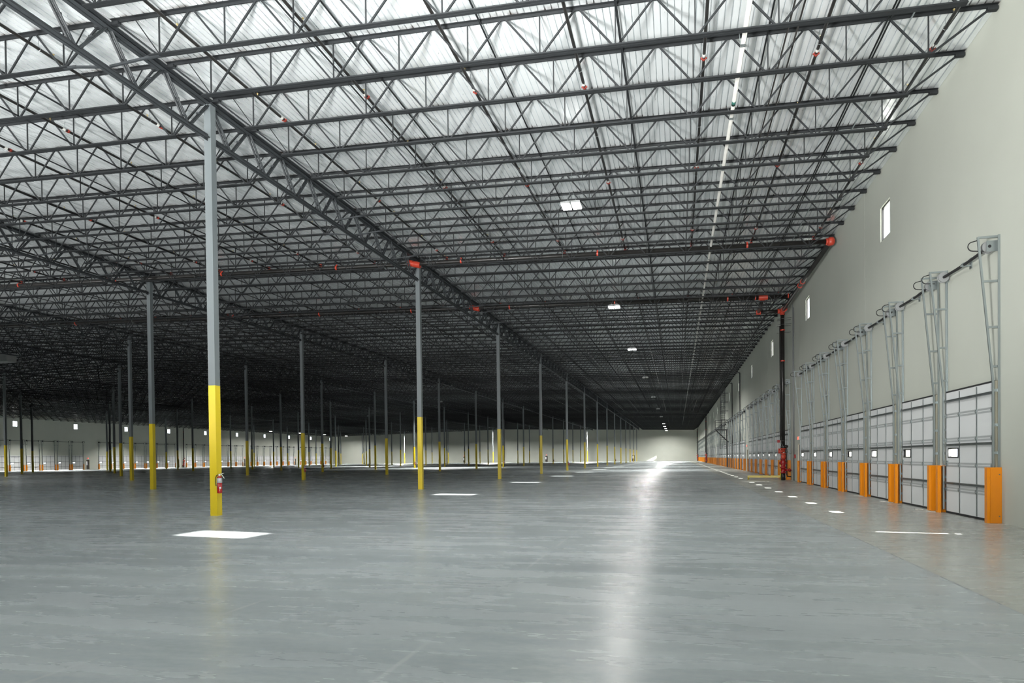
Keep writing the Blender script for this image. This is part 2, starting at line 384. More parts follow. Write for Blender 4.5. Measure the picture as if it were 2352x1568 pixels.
# ------------------------------------------------------------------ dock doors
# local frame: +x into the wall (outward), +y to the far side, z up; origin on wall face at door centre
def dock_door_proto():
    P = {}
    hole = (.60, 1.21, 1.42, 1.605)
    b = MB(); secs = [0.05, .61, 1.22, 1.83, 2.44, 3.02]
    for a, c in zip(secs, secs[1:]):
        b.wall('x', -.075, -.03, -1.36, 1.36, a, c, [hole])
    P['door_panel'] = [b.mesh('door_panel', M['door'])]
    st = []
    for y in (-.5, .5):
        b = MB(); b.box(-.088, y - .022, .06, -.075, y + .022, 3.0); st.append(b.mesh('stile', M['galvd']))
    P['stile'] = st
    P['door_strut'] = []
    for z in (2.80, 1.71, .76):
        b = MB(); b.box(-.135, -1.37, z - .028, -.088, 1.37, z - .018); b.box(-.135, -1.37, z + .018, -.088, 1.37, z + .028); b.box(-.100, -1.37, z - .02, -.089, 1.37, z + .02)
        P['door_strut'].append(b.mesh('door_strut', M['galvd']))
    hb = []
    for z in (.61, 1.22, 1.83, 2.44):
        b = MB(); b.box(-.080, -1.35, z - .055, -.075, 1.35, z - .012); b.box(-.080, -1.35, z + .012, -.075, 1.35, z + .055)
        hb.append(b.mesh('section_joint', M['doorgrey']))
    P['section_joint'] = hb
    hg = []
    for z in (.61, 1.22, 1.83, 2.44):
        for y in (-.5, .5, -1.33, 1.33):
            b = MB(); b.box(-.10, y - .035, z - .045, -.088, y + .035, z + .045); b.tube((-.105, y - .03, z), (-.105, y + .03, z), .012, 8)
            hg.append(b.mesh('hinge', M['galv']))
    P['hinge'] = hg
    b = MB(); b.box(-.085, -1.37, 0.0, -.02, 1.37, .05); P['bottom_seal'] = [b.mesh('bottom_seal', M['black'])]
    P['side_seal'] = []
    for y in (-1, 1):
        b = MB(); b.box(-.06, y*1.30, 0, -.001, y*1.405, 3.05); P['side_seal'].append(b.mesh('side_seal', M['jamb']))
    b = MB(); b.box(-.08, -1.37, 3.02, -.003, 1.37, 3.06); P['top_seal'] = [b.mesh('top_seal', M['black'])]
    b = MB()
    y0, y1, z0, z1 = hole; t = .03
    for q in ((y0-t,y0,z0-t,z1+t),(y1,y1+t,z0-t,z1+t),(y0,y1,z0-t,z0),(y0,y1,z1,z1+t)): b.box(-.09, q[0], q[2], -.022, q[1], q[3])
    P['window_frame'] = [b.mesh('window_frame', M['winframe'])]
    b = MB(); b.box(-.055, y0, z0, -.049, y1, z1); P['glass_pane'] = [b.mesh('glass_pane', M['glass'])]
    b = MB(); b.box(-.10, 1.22, 1.20, -.08, 1.34, 1.32); b.tube((-.12, 1.28, 1.26), (-.09, 1.28, 1.26), .02, 8); P['door_latch'] = [b.mesh('door_latch', M['galv'])]
    return P
DP = dock_door_proto()
dn = 0
def place(o, side, y, z=0.0):
    o.location = (XR if side > 0 else XL, y, z)
    if side < 0: o.rotation_euler.z = math.pi
    return o
def dock_door(side, y):
    global dn
    dn += 1
    d = tag(place(empty('door_%d' % dn), side, y), kind='structure')
    d['label'] = 'white sectional dock door, %s' % ('on the right wall' if side > 0 else 'on the far left wall')
    dist = y if side > 0 else 200
    for nm, ms in DP.items():
        if nm == 'hinge' and dist > 75: continue
        if dist > 140 and nm in ('door_latch', 'section_joint', 'bottom_seal', 'top_seal'): continue
        for me in ms:
            c_ = link_mesh(nm, me, d)
            if nm == 'window_frame': wf_ = c_
            if nm == 'glass_pane': c_.parent = wf_
    return d

# track assembly (left-hand version for y = +1 side; mirrored for the other)
def track_meshes(s):
    P = []
    def add(nm, bb, m, sm=False): P.append((nm, bb.mesh(nm, m, sm)))
    b = MB(); b.box(-.010, s*1.455, .05, -.004, s*1.51, 6.14); b.box(-.05, s*1.50, .05, -.010, s*1.51, 6.14); add('wall_angle', b, M['galv'])
    b = MB()                                                   # inclined upper track, vertical lower track
    b.bar((-.41, s*1.46, 6.12), (-.115, s*1.44, 3.02), .034, .042, up=(1,0,0)); b.bar((-.115, s*1.44, 3.02), (-.115, s*1.44, .08), .034, .042, up=(1,0,0))
    add('roller_track', b, M['galv'])
    for z, x in ((6.11, -.41), (5.17, -.32), (4.19, -.226), (3.35, -.145)):
        b = MB(); b.box(x, s*1.475, z - .020, -.01, s*1.482, z + .020); b.box(x, s*1.455, z - .026, -.01, s*1.485, z - .021); add('track_brace', b, M['galv'])
    for z in (2.84, 2.1, 1.5, .9, .3):
        b = MB(); b.box(-.13, s*1.455, z - .03, -.005, s*1.462, z + .03); b.box(-.05, s*1.44, z - .03, -.045, s*1.50, z + .03); add('track_bracket', b, M['galv'])
    b = MB()
    pts = [(-.42, s*1.46, 6.05)] + [(-.50 - .10*math.sin(t), s*1.46, 5.93 + .10*math.cos(t)) for t in [i*math.pi/8 for i in range(0, 9)]] + [(-.30, s*1.46, 5.815)]
    b.path(pts, .012, 6); add('spring_bumper', b, M['black'])
    return P
TR = {1: track_meshes(1), -1: track_meshes(-1)}
def track_far(s):
    b = MB(); b.box(-.05, s*1.46, .05, -.004, s*1.51, 6.14); b.bar((-.41, s*1.46, 6.12), (-.115, s*1.44, 3.02), .042); b.bar((-.115, s*1.44, 3.02), (-.115, s*1.44, .08), .042)
    for z, x in ((6.11, -.41), (5.17, -.32), (4.19, -.226), (3.35, -.145)): b.box(x, s*1.46, z - .022, -.01, s*1.485, z + .022)
    b.path([(-.42, s*1.46, 6.05), (-.55, s*1.46, 6.0), (-.6, s*1.46, 5.9), (-.5, s*1.46, 5.82), (-.30, s*1.46, 5.81)], .014, 4, 1)
    return b.mesh('door_track', [M['galv'], M['black']])
TRF = {1: track_far(1), -1: track_far(-1)}
def shaft_meshes():
    P = []
    b = MB()
    n = 14; pts = [(-.16, -1.40 + 2.80*i/n, 5.93 - .03*math.sin(math.pi*i/n)) for i in range(n+1)]
    b.path(pts, .034, 10); P.append(('torsion_spring', b.mesh('torsion_spring', M['black'], True)))
    for s in (1, -1):
        b = MB(); b.lathe((-.16, s*1.30, 5.93), [(.05,-.05),(.125,-.045),(.13,-.02),(.10,-.015),(.10,.035),(.13,.04),(.05,.05)], 20, 'y')
        P.append(('cable_drum', b.mesh('cable_drum', M['grey'])))
        b = MB(); b.box(-.22, s*1.385, 5.82, -.0005, s*1.395, 6.05); P.append(('bearing_plate', b.mesh('bearing_plate', M['galv'])))
    b = MB(); b.box(-.23, -.02, 5.86, -.005, .02, 5.885); b.box(-.02, -.06, 5.80, -.004, .06, 6.05); b.tube((-.16,-.04,5.90), (-.16,.04,5.90), .05, 12); P.append(('centre_bracket', b.mesh('centre_bracket', M['galv'])))
    return P
SHM = shaft_meshes()
def shaft_far():
    b = MB(); b.tube((-.16,-1.4,5.92), (-.16,1.4,5.92), .036, 6); 
    for s in (1,-1): b.tube((-.16, s*1.26, 5.93), (-.16, s*1.34, 5.93), .12, 10, mi=1); b.box(-.2, s*1.385, 5.84, -.0005, s*1.395, 6.02)
    return b.mesh('torsion_shaft', [M['black'], M['grey']])
SHF = shaft_far()
def guard_mesh(s):
    b = MB(); z1 = 1.19
    b.box(-.22, s*1.565, .0, -.003, s*1.575, z1)                     # outer side plate, bolted to the wall
    b.bar((-.22, s*1.57, z1/2), (-.26, s*1.53, z1/2), .01, z1, up=(0,0,1))
    b.box(-.265, s*1.40, 0, -.255, s*1.532, z1)                       # front plate
    b.bar((-.26, s*1.402, z1/2), (-.225, s*1.37, z1/2), .01, z1, up=(0,0,1))
    b.box(-.228, s*1.365, 0, -.20, s*1.375, z1)
    b.box(-.262, s*1.37, z1 - .012, -.003, s*1.572, z1 - .002)
    fs = []
    for z in (.15, 1.04):
        f = MB(); f.box(-.06, s*1.572, z - .012, -.036, s*1.583, z + .012); fs.append(f.mesh('bolt', M['galvd']))
    return b.mesh('guard_plate', M['orange']), fs
GD = {1: guard_mesh(1), -1: guard_mesh(-1)}

def dock_set(side, y, i, total):
    wall = 'right wall' if side > 0 else 'left wall'
    dock_door(side, y)
    near = (y < 60) if side > 0 else False
    which = ('%s right-wall dock door from the camera' % ordw(i)) if side > 0 else ('%s left-wall dock door in view' % ordw(i))
    vis = side > 0 or i > 0
    for s in (1, -1):
        # facing the wall, +y (far) is on the left for both walls after rotation
        hand = 'left' if s > 0 else 'right'
        tl = 'galvanised leaning lift track, %s side of the %s' % (hand, which)
        if near:
            t = empty('door_track')
            for nm, me in TR[s]: link_mesh(nm, me, t)
        else: t = link_mesh('door_track', TRF[s])
        place(t, side, y)
        if not vis: tl = 'galvanised lift track on the left wall beyond the left edge of the view'
        tag(t, tl, 'door track', 'door lift tracks on the %s' % wall)
        g = place(empty('track_guard') if near else link_mesh('track_guard', GD[s][0]), side, y)
        if near: link_mesh('guard_plate', GD[s][0], g); [link_mesh('bolt', q_, g) for q_ in GD[s][1]]
        gl = 'orange steel track guard, %s foot of the %s' % (hand, which)
        if not vis: gl = 'orange track guard on the left wall beyond the left edge of the view'
        tag(g, gl, 'track guard', 'orange track guards along the %s' % wall)
    if near:
        t = empty('torsion_shaft')
        for nm, me in SHM: link_mesh(nm, me, t)
    else: t = link_mesh('torsion_shaft', SHF)
    place(t, side, y)
    tag(t, ('black spring shaft with drums above the %s' % which) if vis else 'black spring shaft on the left wall beyond the left edge of the view', 'spring shaft', 'spring shafts above the doors of the %s' % wall)
for i, y in enumerate(R_DOORS): dock_set(1, y, i + 1, len(R_DOORS))
i = 0
for y in L_DOORS:
    if inframe((XL, y + 1.2, 3), 0): i += 1; dock_set(-1, y, i, 0)
    elif y > 85: dock_set(-1, y, 0, 0)
    else: dock_door(-1, y)

# unseen openings behind the camera are added to let sun in; man doors ---------------
def man_door(loc, rot, n):
    global dn
    dn += 1
    d = tag(empty('door_%d' % dn, loc), kind='structure'); d.rotation_euler.z = rot
    b = MB(); lite = (.14, .25, .95, 1.78)
    b.wall('x', .06, .105, -.42, .42, .01, 2.08, [lite]); b.obj('door_leaf', M['mandoor'], d)
    b = MB(); b.box(-.01, -.47, 0, .12, -.42, 2.14); b.box(-.01, .42, 0, .12, .47, 2.14); b.box(-.01, -.42, 2.08, .12, .42, 2.14); b.obj('door_frame', M['frame'], d)
    b = MB(); b.box(.08, lite[0], lite[2], .086, lite[1], lite[3]); b.obj('glass_pane', M['glass'], d)
    b = MB(); b.box(.02, -.36, 1.0, .05, .30, 1.05); b.box(.03, -.38, .98, .06, -.30, 1.07); b.obj('panic_bar', M['galv'], d)
    return d
mn = 0
for y in R_MAN: man_door((XR, y, 0), 0, 0)
for y in L_MAN: man_door((XL, y, 0), math.pi, 0)
for x in F_MAN: man_door((x, YF, 0), math.pi/2, 0)

def exit_sign(loc, rot, label):
    e = tag(empty('exit_sign', loc), label, 'exit sign', 'lit exit signs over the exit doors'); e.rotation_euler.z = rot
    b = MB(); b.box(-.06, -.17, -.105, -.004, .17, .105); b.obj('sign_housing', M['white'], e)
    # letters E X I T as strokes on the face that looks into the room
    b = MB(); hh, w, t = .075, .058, .016
    def seg(y0, z0, y1, z1): b.bar((-.063, -y0, z0), (-.063, -y1, z1), t, .008, up=(1,0,0))
    x0 = -.14; seg(x0,-hh,x0,hh)
    for z in (-hh+.008, 0, hh-.008): seg(x0, z, x0+w, z)
    x0 = -.065; seg(x0,-hh,x0+w,hh); seg(x0,hh,x0+w,-hh)
    x0 = .03; seg(x0,-hh,x0,hh)
    x0 = .065; seg(x0,hh-.008,x0+w+.01,hh-.008); seg(x0+w/2,-hh,x0+w/2,hh)
    b.obj('letters', M['exit'], e)
exit_sign((XR, 42.28, 2.45), 0, 'lit red EXIT sign over the exit door beside the tall riser')
exit_sign((XR, 72.3, 2.45), 0, 'lit red EXIT sign over the exit door beyond the tall riser')
for k, y in enumerate(L_MAN[2:]):
    exit_sign((XL, y, 2.45), math.pi, 'lit red EXIT sign over the %s exit door in view on the left wall' % ordw(k + 1))
for k, x in enumerate(F_MAN):
    exit_sign((x, YF, 2.45), math.pi/2, 'lit red EXIT sign on the far wall, %s from the right' % ordw(k + 1))

# ropes left on the floor by the first doors
for k, (y, sc) in enumerate(((20.0, 1.0), (23.6, .75), (27.2, .6))):
    b = MB(); pts = []
    for i in range(26):
        t = i / 25; pts.append((XR - .30 - .10*math.sin(5*t)*sc - .22*t*(1-t), y - .1 + .62*t*sc + .05*math.sin(9*t), .009 + .0*t))
    for i in range(14):
        t = i / 13 * 2 * math.pi; pts.append((XR - .42 - .10*math.sin(t)*sc, y + .62*sc + .16*(1-math.cos(t))*sc, .009))
    b.path(pts, .007, 6)
    tag(b.obj('pull_rope', M['rope'], smooth=True), 'thin white rope coiled on the floor beside the left guard of the %s dock door' % ordw(k + 1), 'rope', 'pull ropes on the floor')

# ------------------------------------------------------------------ columns
def column_meshes():
    c = .1075
    d = {}
    for i, X in enumerate(ROWX):
        top = D(X) - .19
        b = MB(); b.box(-c, -c, 3.585, c, c, top); m1 = b.mesh('column_shaft', M['column'])
        b = MB(); b.box(-c-.001, -c-.001, .0, c+.001, c+.001, 3.585); m2 = b.mesh('yellow_wrap', M['yellow'])
        b = MB(); b.box(-.16, -.13, top, .16, .13, top + .018); b.box(-.006, -.26, top - 1.0, .006, .26, top - .85); m3 = b.mesh('cap_plate', M['girder'])
        d[i] = (m1, m2, m3)
    return d
CM = column_meshes()
rowname = ['row nearest the right wall', 'second row from the right wall', 'third row from the right wall', 'middle row of columns', 'fifth row from the right wall', 'sixth row from the right wall', 'row nearest the left wall']
COLS = {}
for i, X in enumerate(ROWX):
    seen = 0
    for k in range(-1 if i < 3 else 0, 14):
        Y = Y0 + DY * k
        o = empty('column', (X, Y, 0))
        link_mesh('column_shaft', CM[i][0], o); link_mesh('yellow_wrap', CM[i][1], o)
        if k < 6: link_mesh('cap_plate', CM[i][2], o)
        q = proj((X, Y, 3.0))
        if q and -8 < q[0] < 2360:
            seen += 1; lab = 'grey column with yellow base, %s nearest in the %s' % (ordw(seen), rowname[i])
        else: lab = 'grey column with yellow base beyond the left edge of the view'
        tag(o, lab, 'column', 'grey steel columns with yellow bases'); COLS[(i, k)] = o

# ------------------------------------------------------------------ joists
BAYS = [(XR, X1, 'right dock bay')] + [(ROWX[i], ROWX[i+1], None) for i in range(6)] + [(ROWX[6], XL, 'left dock bay')]
bayname = ['right dock bay', 'second bay from the right wall', 'third bay from the right wall', 'fourth bay from the right wall', 'fifth bay from the right wall', 'sixth bay from the right wall', 'seventh bay from the right wall', 'left dock bay']
NODE = 1.645
def joist_parts(bay, brace=False):
    """returns list of (name, MB); local origin at bay centre x, z = 0 world, y = 0"""
    xa, xb = BAYS[bay][0], BAYS[bay][1]; xc = (xa + xb) / 2; hw = (xa - xb) / 2
    kn = 5 if hw > 9 else 4
    off = .05
    def top(x): return D(xc + x) - .005
    def bot(x): return D(xc + x) - .90
    R = []
    e0, e1 = -hw + .12, hw - (.03 if bay == 0 else .12)
    if bay == 7: e0 = -hw + .03
    t = MB()
    for s in (-1, 1):
        ya = s * .012
        p0, p1 = (e0, ya + s*.03, top(e0) - .005), (e1, ya + s*.03, top(e1) - .005)
        t.bar(p0, p1, .062, .009)
        t.bar((e0, ya, top(e0) - .035), (e1, ya, top(e1) - .035), .009, .066)
    R.append(('top_chord', t))
    t = MB(); b0, b1 = -kn * NODE - .25, kn * NODE + .12
    for s in (-1, 1):
        ya = s * .010
        t.bar((b0, ya + s*.032, bot(b0) - .028), (b1, ya + s*.032, bot(b1) - .028), .066, .010)
        t.bar((b0, ya, bot(b0)), (b1, ya, bot(b1)), .010, .062)
    R.append(('bottom_chord', t))
    for k in range(-kn, kn + 1):
        x = k * NODE
        if k < kn:
            xm = x + NODE / 2
            for xx in (x + .06, x + NODE - .06):
                m = MB(); m.bar((xx, 0, bot(xx)), (xm + (-.04 if xx < xm else .04), 0, top(xm) - .03), .039, .032, up=(0,1,0)); R.append(('web_diagonal', m))
        m = MB(); m.bar((x, 0, bot(x)), (x, 0, top(x) - .04), .026, .028, up=(0,1,0)); R.append(('web_vertical', m))
    for s, e in ((-1, e0), (1, e1)):
        x = s * kn * NODE
        m = MB(); m.bar((x + s*.05, 0, bot(x)), (e - s*.12, 0, top(e) - .07), .042, .042, up=(0,1,0)); R.append(('end_diagonal', m))
        m = MB(); m.bar((x - s*0 , 0, bot(x)), (x + s*.62, 0, top(x) - .04), .020, .022, up=(0,1,0)); R.append(('web_strut', m))
        m = MB(); m.box(e - s*.0, -.055, top(e) - .125, e - s*.20, .055, top(e) - .06); R.append(('bearing_seat', m))
    return xc, R
def join(parts):
    b = MB()
    for p in parts:
        n = len(b.v); b.v += p.v; b.f += [tuple(n + i for i in f) for f in p.f]; b.m += p.m
    return b
JM = []
for bay in range(8):
    xc, R = joist_parts(bay)
    det = [(nm, m.mesh(nm, M['steel'])) for nm, m in R] if bay < 3 else None
    mid = [('top_chord', R[0][1].mesh('top_chord', M['steel'])), ('bottom_chord', R[1][1].mesh('bottom_chord', M['steel'])), ('web', join([m for nm, m in R[2:]]).mesh('web', M['steel']))]
    whole = join([m for nm, m in R])
    JM.append((xc, det, mid, whole))
def brace_mesh(bay, s):     # bottom-chord brace from the joist end down to the girder bottom chord
    xc, xa, xb = JM[bay][0], BAYS[bay][0], BAYS[bay][1]; hw = (xa - xb) / 2; kn = 5 if hw > 9 else 4
    x0 = s * kn * NODE; x1 = s * hw
    b = MB(); b.bar((x0, 0, D(xc + x0) - .92), (x0 + s*.35, 0, D(xc + x0) - .93), .06, .05); b.bar((x0 + s*.3, 0, D(xc + x0) - .93), (x1 - s*.05, .0, D(xc + x1) - 1.02), .05, .045)
    return b.mesh('bottom_brace', M['girder'])
BR = {(0, -1): brace_mesh(0, -1), (1, 1): brace_mesh(1, 1), (1, -1): brace_mesh(1, -1), (2, 1): brace_mesh(2, 1)}
NJ0 = -14; NJ1 = int((YF - Y0) / JS)
cand = []
for bay in range(8):
    xc, hw = JM[bay][0], (BAYS[bay][0] - BAYS[bay][1]) / 2
    for n in range(NJ0, NJ1 + 1):
        Y = Y0 + JS * n; best = None
        for t in (-.97, -.6, -.3, 0, .3, .6, .97):
            q = proj((xc + hw * t, Y, D(xc + hw*t) - .4))
            if q and -20 < q[0] < 2372 and -20 < q[1] < 1400: best = q[2] if best is None else min(best, q[2])
        cand.append((best, bay, n))
vis = sorted([c for c in cand if c[0] is not None])
IND = {(b_, n_): r for r, (d_, b_, n_) in enumerate(vis[:300])}
MAXREP = 2600
det_budget = 44
rest = MB()
def joist_label(bay, n):
    k, j = divmod(n, 9)
    if j == 0 and n >= 0: return 'dark steel roof joist over the %s column line, %s' % (ordw(k + 1), bayname[bay])
    if n < 0: return 'dark steel roof joist, %s before the nearest column line, %s' % (ordw(-n), bayname[bay])
    return 'dark steel roof joist, %s past the %s column line, %s' % (ordw(j), ordw(k + 1), bayname[bay])
for d_, bay, n in cand:
    xc, det, mid, whole = JM[bay]; Y = Y0 + JS * n
    if (bay, n) in IND:
        o = empty('roof_joist', (xc, Y, 0))
        use = det if (det and IND[(bay, n)] < det_budget) else mid
        for nm, me in use: link_mesh(nm, me, o)
        if n % 9 in (4, 5, 7) and n < 36:
            for s in (-1, 1):
                if (bay, s) in BR: link_mesh('bottom_brace', BR[(bay, s)], o)
        tag(o, joist_label(bay, n), 'roof joist', 'open web steel roof joists')
    elif d_ is not None or (n < 12 and bay < 3) or n < 60:
        if d_ is None and n < -12: continue
        a = len(rest.v)
        rest.v += [(x + xc, y + Y, z) for x, y, z in whole.v]; rest.f += [tuple(a + i for i in f) for f in whole.f]; rest.m += whole.m
tag(rest.obj('roof_joists', M['steel']), 'dense lattice of small dark steel joists across the far roof', 'roof joists', kind='stuff')

# ------------------------------------------------------------------ girders along the column rows
def girder_parts(X):
    zt, zb = D(X) - .155, D(X) - 1.07
    R = []
    t = MB(); t.box(-.115, .0, zt - .045, -.018, DY, zt - .030); t.box(.018, 0, zt - .045, .115, DY, zt - .030); t.box(-.030, 0, zt - .030, -.018, DY, zt + .07); t.box(.018, 0, zt - .030, .030, DY, zt + .07)
    t.box(-.115, 0, zt + .07, -.018, DY, zt + .08); t.box(.018, 0, zt + .07, .115, DY, zt + .08)
    R.append(('top_chord', t))
    t = MB(); t.box(-.10, .12, zb - .055, -.018, DY - .12, zb - .043); t.box(.018, .12, zb - .055, .10, DY - .12, zb - .043); t.box(-.030, .12, zb - .043, -.018, DY - .12, zb + .05); t.box(.018, .12, zb - .043, .030, DY - .12, zb + .05)
    R.append(('bottom_chord', t))
    for j in range(9):
        yb = (j + .5) * JS
        for e in (0, 1):
            ye = (j + e) * JS + (.06 if e == 0 else -.06); m = MB()
            for s in (-1, 1):
                m.bar((s*.045, yb + (-.07 if e == 0 else .07), zb), (s*.045, ye, zt - .03), .022 , .060, up=(1,0,0))
                m.bar((s*.028, yb + (-.07 if e == 0 else .07), zb), (s*.028, ye, zt - .03), .052 , .010, up=(1,0,0))
            m.box(-.05, (yb+ye)/2 - .03, (zb+zt)/2 - .02, .05, (yb+ye)/2 + .03, (zb+zt)/2 + .02)
            R.append(('web_member', m))
    return R
for i, X in enumerate(ROWX):
    R = girder_parts(X)
    det = [(nm, m.mesh(nm, M['girder'])) for nm, m in R] if i < 3 else None
    mid = [('top_chord', R[0][1].mesh('top_chord', M['girder'])), ('bottom_chord', R[1][1].mesh('bottom_chord', M['girder'])), ('web', join([m for nm, m in R[2:]]).mesh('web', M['girder']))]
    for k in range(-2 if i < 2 else 0, 14):
        g = empty('roof_girder', (X, Y0 + DY * k, 0))
        q = proj((X, Y0 + DY * k, 11))
        for nm, me in (det if det and k < 3 and (q is None or q[2] < 62) else mid): link_mesh(nm, me, g)
        nv = [c for c in range(-1, 14) if (proj((X, Y0 + DY * c, 3.0)) or (-99,))[0] > -8]
        k0 = nv[0] if nv else 0
        rn = rowname[i].replace(' of columns', '')
        vis_g = any((lambda q: q and 0 < q[0] < 2352 and q[1] > 0)(proj((X, Y0 + DY*(k + t), 10.6))) for t in (.05, .5, .95))
        if not vis_g: lab = 'grey steel roof girder outside the view above the column rows'
        elif k < k0: lab = 'grey girder ending on the nearest visible column, %s' % rn if k == k0 - 1 else 'grey girder, %s before the nearest visible column, %s' % (ordw(k0 - k), rn)
        else: lab = 'grey girder running back from the %s visible column, %s' % (ordw(k - k0 + 1), rn)
        tag(g, lab, 'roof girder', 'steel girders over the column rows')

# ------------------------------------------------------------------ bridging angles along the roof
br_x = [(0, [-4.43, -1.33, 1.67, 4.92, 7.4], [-4.7, 1.75, 7.1])] + [(i, [-3.6, 0.0, 3.6], [-3.3, 3.3]) for i in range(1, 7)] + [(7, [-5, 0, 5], [-5, 5])]
for bay, tops, bots in br_x:
    for j, ox in enumerate(sorted(tops, reverse=True)):
        x = JM[bay][0] + ox; z = D(x) - .085
        b = MB(); b.box(x - .02, -8, z - .02, x + .02, YF, z - .014); b.box(x - .003, -8, z - .02, x + .003, YF, z + .018)
        tag(b.obj('bridging_angle', M['steel']), 'thin dark upper bridging angle, %s from the right, %s' % (ordw(j + 1), bayname[bay]), 'bridging angle', 'bridging angles tying the roof joists')
    for j, ox in enumerate(sorted(bots, reverse=True)):
        x = JM[bay][0] + ox; z = D(x) - .862
        b = MB(); b.box(x - .018, -8, z - .0, x + .018, YF, z + .006); b.box(x - .003, -8, z, x + .003, YF, z + .036)
        tag(b.obj('bridging_angle', M['steel']), 'thin dark lower bridging angle, %s from the right, %s' % (ordw(j + 1), bayname[bay]), 'bridging angle', 'bridging angles tying the roof joists')

# ------------------------------------------------------------------ sprinkler pipes
BX = [5.72, 3.19, .67, -2.23, -5.0, -7.86, -10.7]
for i in range(6): BX += [ROWX[i] - 2.0 - 2.9 * q for q in range(5)]
BX += [ROWX[6] - 2.0 - 2.85 * q for q in range(6)]
MAINS = [(32.2, 6.42), (42.6, 6.3), (147.6, 6.3), (159.0, 6.3)]
SEG = [(-9.0, 33.4), (40.6, 92.0), (97.0, 148.6), (158.0, 236.0)]
hang = MB()
head_m = MB(); head_m.tube((0,0,.0), (0,0,.06), .014, 6); head_m.lathe((0,0,.06), [(.03,0),(.032,.004),(.004,.01)], 8); HEADM = head_m.mesh('sprinkler_head', M['brass'])
coup_m = MB(); coup_m.tube((0,-.03,0), (0,.03,0), .05, 12); coup_m.box(-.072,-.018,-.015,-.045,.018,.015); coup_m.box(.045,-.018,-.015,.072,.018,.015); COUPM = coup_m.mesh('red_coupling', M['redsmall'])
tag_m = MB(); tag_m.tube((0,-.05,0), (0,.05,0), .0395, 10); TAGM = tag_m.mesh('white_pipe_label', M['white'])
hg_m = MB(); hg_m.path([(.05*math.cos(t), 0, .05*math.sin(t)) for t in [math.pi*2*i/12 for i in range(13)]], .005, 4); hg_m.bar((0,0,.05), (0,0,.22), .010); HANGM = hg_m.mesh('pipe_hanger', M['galv'])
segname = ['nearest length', 'second length', 'third length', 'farthest length']
PZ = lambda x: D(x) - .33
for j, x in enumerate(BX):
    for si, (ya, yb) in enumerate(SEG):
        z = PZ(x); L_ = yb - ya
        q = proj((x, yb - 1, z)); 
        if q is None or q[0] < 0: lab = 'black sprinkler branch pipe under the roof beyond the left edge of the view'
        else: lab = 'black sprinkler branch pipe, %s from the right wall, %s from the camera' % (ordw(j + 1), segname[si])
        o = tag(empty('sprinkler_pipe', (x, ya, z)), lab, 'sprinkler pipe', 'branch pipes of the roof sprinklers')
        b = MB(); b.tube((0,0,0), (0,L_,0), .038, 10); b.obj('pipe', M['pipe'], o, True)
        if si == 0 and -36 < x:
            for y in [17.9 - ya + 6.4*q - .35*(j % 3) for q in range(-1, 3)]:
                if 0 < y < L_ and inframe((x, y + ya, z), 10):
                    link_mesh('red_coupling', COUPM, o, (0, y, 0)); link_mesh('white_pipe_label', TAGM, o, (0, y - .16, 0))
            for q in range(14):
                y = 1.2 + q * 3.05 + .4 * (j % 2)
                if y < L_ and inframe((x, y + ya, z), 10): link_mesh('sprinkler_head', HEADM, o, (0, y, .03))
            for n in range(NJ0, 10, 2):
                y = Y0 + JS * n - ya + .09
                if 0 < y < L_ and inframe((x, y + ya, z), 10): link_mesh('pipe_hanger', HANGM, o, (0, y, 0))
def ring(bb, c, ax, r, w, mi=0):
    c = Vector(c); a = Vector(ax).normalized() * (w / 2)
    bb.tube(c - a, c + a, r, 16, mi=mi)
# cross mains
mainname = ['nearest black sprinkler main crossing under the roof, reaching the right wall elbow', 'second black sprinkler main across the roof, ending at the red tee', 'third black sprinkler main crossing the far roof', 'farthest black sprinkler main crossing the roof near the far wall']
for mi_, (my, xe) in enumerate(MAINS):
    mz = lambda x: D(x) - (.47 if mi_ < 2 else .75) - .018 * max(0, min(1, (x + 12) / 18)) 
    o = tag(empty('sprinkler_main', (xe, my, mz(xe))), mainname[mi_], 'sprinkler main', 'cross mains of the roof sprinklers')
    xend = -121.0
    b = MB(); pts = [(x - xe, 0, mz(x) - mz(xe)) for x in (xe, X1, RIDGE, xend)]; b.path(pts, .105, 14); b.obj('pipe', M['pipe'], o, True)
    if mi_ < 2:
        x = xe - 3.4
        while x > -45:
            b = MB(); p = Vector((x - xe, 0, mz(x) - mz(xe))); ring(b, p, (1,0,-.02), .128, .075); b.box(p.x-.03, -.02, p.z+.12, p.x+.03, .02, p.z+.17); b.box(p.x-.03, -.02, p.z-.17, p.x+.03, .02, p.z-.12); b.obj('red_coupling', M['redfit'], o)
            b = MB(); pp = p + Vector((-1.6, 0, .03)); b.path([pp + Vector((0, .12*math.cos(t), .12*math.sin(t))) for t in [math.pi*2*i/16 for i in range(17)]], .008, 5); b.bar(pp + Vector((0,0,.12)), pp + Vector((0,0,.36)), .014); b.obj('pipe_hanger', M['galv'], o)
            x -= 6.5
    if mi_ < 2:
        b = MB(); x = X1 + .1; p = Vector((x - xe, 0, mz(x) - mz(xe)))
        ring(b, p + Vector((-.22,0,.04)), (1,0,-.25), .15, .22); ring(b, p + Vector((.12,0,-.05)), (1,0,-.25), .15, .34); ring(b, p + Vector((-.05,0,0)), (1,0,-.25), .13, .5); b.obj('red_elbow', M['redfit'], o)
    # drops joining branches to the main
    for j, x in enumerate(BX):
        if x < -44 or mi_ > 1: continue
        z0, z1 = mz(x) - mz(xe) + .1, PZ(x) - mz(xe) + .0
        dn_ = MB(); dy = -.0; dn_.tube((x - xe, 0, z0 - .06), (x - xe, 0, z1 + .12), .040, 8); r_ = dn_.obj('riser_nipple', M['pipe'], o, True)
        for zz in (z0 + .02, z1 + .07):
            b = MB(); b.tube((x - xe, 0, zz - .022), (x - xe, 0, zz + .022), .06, 10); b.obj('red_coupling', M['redsmall'], r_)
